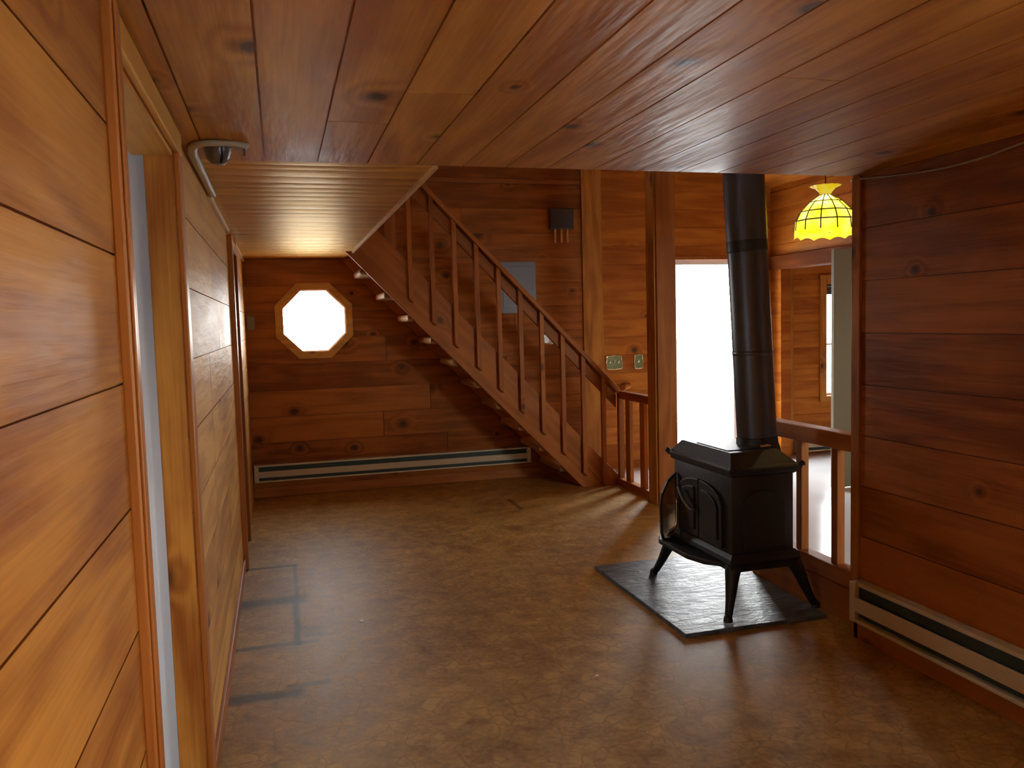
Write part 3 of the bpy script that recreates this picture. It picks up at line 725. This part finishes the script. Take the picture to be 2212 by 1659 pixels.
t = thing('wood_stove', (2.27, 3.83, HZ), 'black cast iron wood stove on curved legs on the slate pad', 'stove')
bx0, bx1, by0, by1 = 2.092, 2.440, 3.522, 4.135
bm = nb(); box(bm, bx0, bx1, by0, by1, 0.300, 0.742, 0.012)
box(bm, bx0 + 0.03, bx1 - 0.03, by0 + 0.03, by1 - 0.03, 0.255, 0.30)
obj('firebox', bm, iron, t, smooth=True, autosmooth=0.5)
def rect_ring(i, z, d=0.0): return [(bx0 - i - d, by0 - i, z), (bx1 + i, by0 - i, z), (bx1 + i, by1 + i, z), (bx0 - i - d, by1 + i, z)]
bm = nb(); prev = None; first = None                     # moulded skirt below the body
for i, z in ((0.004, 0.345), (0.02, 0.325), (0.024, 0.305), (0.012, 0.285), (0.010, 0.262), (-0.01, 0.252)):
    rg = [bm.verts.new(p) for p in rect_ring(i, z)]
    if prev:
        for k in range(4): bm.faces.new((prev[k], prev[(k + 1) % 4], rg[(k + 1) % 4], rg[k]))
    prev = rg; first = first or rg
bm.faces.new(prev); bm.faces.new(first[::-1])
obj('base_skirt', bm, iron, t)
bm = nb(); prev = None; first = None                     # moulded top rim with bevelled lid
for i, z in ((-0.004, 0.728), (0.012, 0.738), (0.014, 0.752), (0.028, 0.758), (0.030, 0.772), (0.018, 0.780), (-0.004, 0.782)):
    rg = [bm.verts.new(p) for p in rect_ring(i, z)]
    if prev:
        for k in range(4): bm.faces.new((prev[k], prev[(k + 1) % 4], rg[(k + 1) % 4], rg[k]))
    prev = rg; first = first or rg
bm.faces.new(prev); bm.faces.new(first[::-1])
obj('top_rim', bm, iron, t)
bm = nb()
lo = [(2.080, 3.512, 0.780), (2.452, 3.512, 0.780), (2.452, 4.148, 0.780), (2.080, 4.148, 0.780)]
hi = [(2.132, 3.602, 0.838), (2.405, 3.602, 0.838), (2.405, 4.115, 0.838), (2.132, 4.115, 0.838)]
A = [bm.verts.new(p) for p in lo]; C2 = [bm.verts.new(p) for p in hi]
for k in range(4): bm.faces.new((A[k], A[(k + 1) % 4], C2[(k + 1) % 4], C2[k]))
bm.faces.new(C2); bm.faces.new(A[::-1])
box(bm, 2.15, 2.39, 3.66, 3.98, 0.836, 0.842, 0.002)
obj('lid', bm, iron, t)
for (px, py_) in ((2.068, 4.160), (2.470, 3.497)):        # little corner finials of the rim
    bm = nb(); lathe(bm, [(0.001, -0.004), (0.016, 0.0), (0.014, 0.012), (0.006, 0.02), (0.001, 0.024)], (px, py_, 0.772), 10)
    obj('rim_finial', bm, iron, t, smooth=True)
def leg(cx_, cy_, fx, fy):
    dx, dy = fx - cx_, fy - cy_; bm = nb()
    pts = [(cx_ - 0.2 * dx, cy_ - 0.2 * dy, 0.315), (cx_ + 0.25 * dx, cy_ + 0.25 * dy, 0.27), (cx_ + 0.48 * dx, cy_ + 0.48 * dy, 0.20), (cx_ + 0.70 * dx, cy_ + 0.70 * dy, 0.12), (cx_ + 0.93 * dx, cy_ + 0.93 * dy, 0.05), (fx, fy, 0.042), (fx, fy, HZ + 0.002)]
    n = 6; sp = spline(pts, n); rr = [0.036, 0.040, 0.031, 0.023, 0.018, 0.021, 0.024]; rads = []
    for i in range(len(pts) - 1): rads += [rr[i] + (rr[i + 1] - rr[i]) * k / n for k in range(n)]
    rads.append(rr[-1]); tube(bm, sp, rads, 14); return bm
for a in ((2.125, 3.555, 2.056, 3.505), (2.415, 3.555, 2.575, 3.535), (2.115, 4.115, 2.045, 4.315), (2.415, 4.115, 2.55, 4.29)):
    obj('leg', leg(*a), iron, t, smooth=True)
bm = nb(); prism(bm, [(2.10, 3.60), (2.02, 3.68), (1.985, 3.80), (1.985, 4.12), (2.02, 4.19), (2.10, 4.20)], 'z', 0.262, 0.288, 0.006)
obj('ash_lip', bm, iron, t)
# arched doors on the front (left) face and a side panel in relief
for (y0, y1, hinge) in ((3.60, 3.825, 0), (3.835, 4.06, 1)):
    pts = [(y0, 0.36), (y1, 0.36)]
    N_ = 9
    for k in range(N_):
        s = k / (N_ - 1); yy = y1 + (y0 - y1) * s; q = (yy - 3.83) / 0.23
        pts.append((yy, 0.58 + 0.09 * math.sqrt(max(0, 1 - q * q))))
    bm = nb(); prism(bm, pts, 'x', bx0 - 0.018, bx0 + 0.004, 0.004)
    dd = obj('door', bm, iron, t)
    inner = [((p[0] - (y0 + y1) / 2) * 0.72 + (y0 + y1) / 2, (p[1] - 0.5) * 0.74 + 0.5) for p in pts]
    bm = nb(); prism(bm, inner, 'x', bx0 - 0.026, bx0 - 0.016, 0.003)
    obj('door_panel', bm, iron, dd)
bm = nb(); tube(bm, spline([(bx0 - 0.018, 3.86, 0.50), (bx0 - 0.045, 3.87, 0.51), (bx0 - 0.055, 3.93, 0.55), (bx0 - 0.05, 3.99, 0.60)], 5), 0.009, 10)
obj('door_handle', bm, steel_m, t, smooth=True)
pts = [(2.15, 0.37), (2.385, 0.37)] + [(2.2675 + 0.1175 * math.cos(PI * k / 10), 0.58 + 0.08 * math.sin(PI * k / 10)) for k in range(11)]
bm = nb(); prism(bm, pts, 'y', by0 - 0.010, by0 + 0.004, 0.004)
obj('side_panel', bm, iron, t)
# arched smoked screen standing open past the front
def arch(s, dx=0.0):
    return [(2.085 + dx, 0.288 + s), (2.035 - 0.038 + s, 0.288 + s), (1.987 + s, 0.33), (1.983 + s, 0.48), (1.995 + s, 0.55), (2.03 + s * 0.7, 0.62 - s * 0.7), (2.085 + dx, 0.665 - s)]
bm = nb(); o_, i_ = arch(0.0), arch(0.011)
for k in range(len(o_) - 1):
    prism(bm, [o_[k], o_[k + 1], i_[k + 1], i_[k]], 'y', 4.09, 4.105)
fr = obj('screen_frame', bm, iron, t)
bm = nb(); prism(bm, i_, 'y', 4.095, 4.100); obj('screen_pane', bm, smoky_glass, fr)
bm = nb(); tube(bm, spline([(2.02, 4.075, 0.335), (2.072, 4.08, 0.37), (2.078, 4.08, 0.52)], 5), 0.006, 8)
obj('screen_rod', bm, bead_m, t, smooth=True)
bm = nb(); tube(bm, [Vector((2.335 + 0.012 * math.sin(k * 1.1), 3.648 - 0.0 + 0.006 * math.cos(k * 1.1), 0.846 + 0.0 + 0.0035 * (k % 3))) + Vector((0.0022 * k, 0, 0.004)) for k in range(22)], 0.004, 6)
obj('damper_handle', bm, brass, t, smooth=True)

# leaning stovepipe
t_stove = t
t = thing('stovepipe', (2.408, 3.80, 0.884), 'black round stovepipe leaning slightly above the stove', 'stovepipe')
def pc(z): return Vector((2.408 - 0.0525 * (z - 0.86), 3.80, z))
def seg(z0, z1, r0, r1): 
    bm = nb(); tube(bm, [pc(z0), pc(z1)], [r0, r1], 40); return bm
obj('flue_collar', (lambda bm: tube(bm, [pc(0.783), pc(0.81), pc(0.845), pc(0.882)], [0.120, 0.118, 0.108, 0.105], 40))(nb()), iron, t_stove, smooth=True, autosmooth=0.6)
obj('pipe_section', seg(0.884, 1.33, 0.102, 0.102), pipe_m, t, smooth=True, autosmooth=0.6)
obj('pipe_section', seg(1.325, 1.86, 0.1015, 0.1015), pipe_m, t, smooth=True, autosmooth=0.6)
obj('pipe_section', seg(1.90, HC + 0.52, 0.1045, 0.1045), pipe_m, t, smooth=True, autosmooth=0.6)
obj('pipe_collar', (lambda bm: tube(bm, [pc(1.845), pc(1.85), pc(1.855), pc(1.90), pc(1.905)], [0.1015, 0.1045, 0.1055, 0.1055, 0.1045], 40))(nb()), iron, t, smooth=True, autosmooth=0.6)
obj('seam_band', (lambda bm: tube(bm, [pc(1.315), pc(1.318), pc(1.335), pc(1.338)], [0.102, 0.1035, 0.1035, 0.1015], 40))(nb()), pipe_m, t, smooth=True, autosmooth=0.6)

# ------------------------------------------------------------------ things on the end wall
t = thing('door_chime', (2.68, YB, 2.27), 'dark door chime box with three brass tubes high on the stair wall', 'door chime')
obj('chime_box', B(2.563, 2.803, YB - 0.065, YB, 2.40, 2.60, 0.008), chime_m, t)
for x in (2.618, 2.682, 2.744):
    bm = nb(); tube(bm, [(x, YB - 0.035, 2.27), (x, YB - 0.035, 2.41)], 0.011, 12); obj('chime_tube', bm, brass, t, smooth=True, autosmooth=0.7)
t = thing('breaker_panel', (2.23, YB, 1.60), 'flat grey-blue breaker panel cover on the stair wall behind the balusters', 'electrical panel')
obj('cover', B(2.05, 2.418, YB - 0.014, YB + 0.001, 1.60, 2.092, 0.003), grey_panel, t)
obj('door_leaf', B(2.085, 2.383, YB - 0.020, YB - 0.013, 1.65, 2.045, 0.002), grey_panel, t)
for x in (2.062, 2.404):
    bm = nb(); tube(bm, [(x, YB - 0.010, 2.078), (x, YB - 0.018, 2.078)], 0.006, 8); obj('screw', bm, steel_m, t)

def switch_plate(label, cx_, cz_, w_, h_, n, mat, outlet=False):
    tt = thing('switch_plate', (cx_, YB, cz_ - h_ / 2), label, 'switch plate')
    out = []; NN = 48
    for k in range(NN):                                  # scalloped ornamental outline
        a_ = 2 * PI * k / NN; ca, sa = math.cos(a_), math.sin(a_)
        e = (abs(ca) ** 5 + abs(sa) ** 5) ** (-1 / 5)
        s = 1 + 0.045 * math.cos(8 * a_)
        out.append((cx_ + ca * e * s * w_ / 2, cz_ + sa * e * s * h_ / 2))
    bm = nb(); prism(bm, out, 'y', YB - 0.008, YB + 0.001); obj('plate', bm, mat, tt)
    bm = nb(); tube(bm, [(p[0], YB - 0.008, p[1]) for p in out + out[:1]], 0.0045, 6, caps=False); obj('beaded_rim', bm, bead_m, tt)
    for i in range(n):
        x = cx_ + (i - (n - 1) / 2) * 0.046
        bm = nb()
        if outlet: tube(bm, [(x, YB - 0.008, cz_ + 0.01), (x, YB - 0.03, cz_ + 0.01)], 0.014, 14)
        else: prism(bm, [(YB - 0.006, cz_ - 0.012), (YB - 0.024, cz_ + 0.012), (YB - 0.020, cz_ + 0.018), (YB - 0.006, cz_ + 0.012)], 'x', x - 0.007, x + 0.007)
        obj('dimmer_knob' if outlet else 'toggle', bm, bead_m if outlet else toggle_m, tt)
switch_plate('triple brass switch plate with scalloped edges between wide board and post', 3.224, 1.083, 0.165, 0.135, 3, plate_m)
switch_plate('single brass switch plate close to the tall post', 3.489, 1.083, 0.088, 0.140, 1, plate_m)
switch_plate('pewter switch plate with a round knob behind the stair balusters', 2.555, 1.365, 0.135, 0.14, 1, silver_m, True)
bm = nb(); box(bm, -0.268, -0.20, YB - 0.012, YB + 0.001, 1.51, 1.63, 0.004)
tag(obj('blank_plate', bm, beige_paint), 'small plain wall plate in the corner left of the octagonal window', 'wall plate')

# ------------------------------------------------------------------ ceiling cable with junction box
t = thing('ceiling_cable', (-0.22, 2.95, H), 'flat grey cable with a round metal box in the ceiling corner by the doorway', 'cable')
pts = spline([(-0.075, 2.90, H - 0.006), (-0.12, 2.865, H - 0.009), (-0.185, 2.855, H - 0.011), (-0.235, 2.90, H - 0.011), (-0.252, 3.02, H - 0.011), (-0.254, 3.18, H - 0.010), (-0.255, 3.5, H - 0.010), (-0.256, 3.95, H - 0.010)], 8)
bm = nb(); tube(bm, pts, 0.0165, 10, flat=(0, 0, 1)); obj('cable_jacket', bm, cable_m, t, smooth=True)
bm = nb(); lathe(bm, [(0.001, -0.062), (0.022, -0.060), (0.036, -0.045), (0.044, -0.02), (0.046, 0.0)], (-0.168, 2.945, H), 20); obj('junction_box', bm, steel_m, t, smooth=True)
bm = nb(); box(bm, -0.115, -0.075, 2.91, 2.945, H - 0.012, H, 0.003); box(bm, -0.087, -0.080, 2.93, 2.937, H - 0.034, H - 0.01); obj('clamp', bm, steel_m, t)
bm = nb(); tube(bm, spline([(-0.15, 2.86, H - 0.018), (-0.152, 2.90, H - 0.05), (-0.16, 2.93, H - 0.058)], 5), 0.004, 6); obj('wire', bm, dark_m, t)

# drooping wire along the top of the right wall
bm = nb(); tube(bm, spline([(2.60, 3.30, 2.128), (2.54, 3.20, 2.118), (2.536, 2.908, 2.088), (2.536, 2.684, 2.074), (2.536, 2.486, 2.078), (2.536, 2.326, 2.095), (2.536, 2.0, 2.122), (2.536, 1.2, 2.11), (2.536, 0.0, 2.12)], 8), 0.0045, 8)
tag(obj('phone_wire', bm, wire_m, smooth=True), 'thin pale wire drooping along the top of the right wall', 'wire')

# ------------------------------------------------------------------ stained glass lamp
LX, LY, LZ = 3.262, 4.384, 2.147
t = thing('stained_glass_lamp', (LX, LY, 1.99), 'lit yellow stained glass dome lamp hanging beside the right wall end', 'lamp')
SEG = 12; rot = PI / 12
prof = [(0.030, 0.095), (0.095, 0.052), (0.150, -0.005), (0.178, -0.060), (0.184, -0.120)]
def ring(rr, z): return [Vector((LX + rr * math.cos(rot + 2 * PI * k / SEG), LY + rr * math.sin(rot + 2 * PI * k / SEG), LZ + z)) for k in range(SEG)]
bm = nb(); RG = [[bm.verts.new(p) for p in ring(*q)] for q in prof]
for i in range(len(RG) - 1):
    for k in range(SEG): bm.faces.new((RG[i][k], RG[i][(k + 1) % SEG], RG[i + 1][(k + 1) % SEG], RG[i + 1][k]))
obj('glass_shade', bm, shade_m, t)
bm = nb()                                                  # scalloped skirt
for k in range(SEG):
    a0, a1 = rot + 2 * PI * k / SEG, rot + 2 * PI * (k + 1) / SEG
    top = []; bot = []
    for j in range(7):
        s = j / 6; a_ = a0 + (a1 - a0) * s; rr = 0.184 * (1 - 0.034 * math.sin(PI * s))
        top.append(bm.verts.new((LX + rr * math.cos(a_), LY + rr * math.sin(a_), LZ - 0.121)))
        bot.append(bm.verts.new((LX + (rr + 0.002) * math.cos(a_), LY + (rr + 0.002) * math.sin(a_), LZ - 0.165 + 0.016 * math.sin(PI * s))))
    for j in range(6): bm.faces.new((top[j], top[j + 1], bot[j + 1], bot[j]))
obj('scalloped_skirt', bm, shade_m, t)
bm = nb()
for k in range(SEG):
    tube(bm, [ring(*q)[k] for q in prof], 0.0040, 6)
for q in prof[1:4]:
    rg = ring(*q); tube(bm, rg + rg[:1], 0.0040, 6, caps=False)
obj('leading', bm, lead_m, t)
bm = nb(); lathe(bm, [(0.030, 0.095), (0.038, 0.112), (0.060, 0.135), (0.086, 0.150)], (LX, LY, LZ), 24, wob=lambda i, j: (0.010 if i == 3 and j % 2 else 0.0))
obj('crown', bm, shade_m, t)
bm = nb(); lathe(bm, [(0.001, 0.10), (0.031, 0.096), (0.031, 0.088), (0.001, 0.086)], (LX, LY, LZ), 20); obj('cap', bm, brass, t)
bm = nb(); tube(bm, [(LX, LY, LZ + 0.09), (LX, LY, HC + 0.37)], 0.004, 8); obj('hanging_cord', bm, lead_m, t)
bm = nb(); lathe(bm, [(0.001, 0.0), (0.05, -0.003), (0.055, -0.02), (0.02, -0.03), (0.001, -0.031)], (LX, LY, HC + 0.382), 20); obj('ceiling_canopy', bm, brass, t)
bm = nb(); lathe(bm, [(0.012, 0.055), (0.02, 0.03), (0.030, -0.005), (0.022, -0.032), (0.001, -0.04)], (LX, LY, LZ + 0.03), 18); obj('bulb', bm, bulb_m, t, smooth=True)

# paper flecks on the floor
for k, (x, y, l) in enumerate(((0.34, 4.20, 'tiny white paper fleck on the floor left of the slate pad'), (0.21, 4.45, 'smaller white fleck nearer the dark floor seams'), (1.24, 3.19, 'pale fleck on the floor in front of the slate pad'))):
    bm = nb(); s = (0.011, 0.006, 0.007)[k]
    prism(bm, [(x - s, y - s * 0.6), (x + s * 0.7, y - s), (x + s, y + s * 0.5), (x - s * 0.2, y + s)], 'z', 0.0003, 0.0022)
    tag(obj('paper_fleck', bm, white_paint), l, 'scrap')
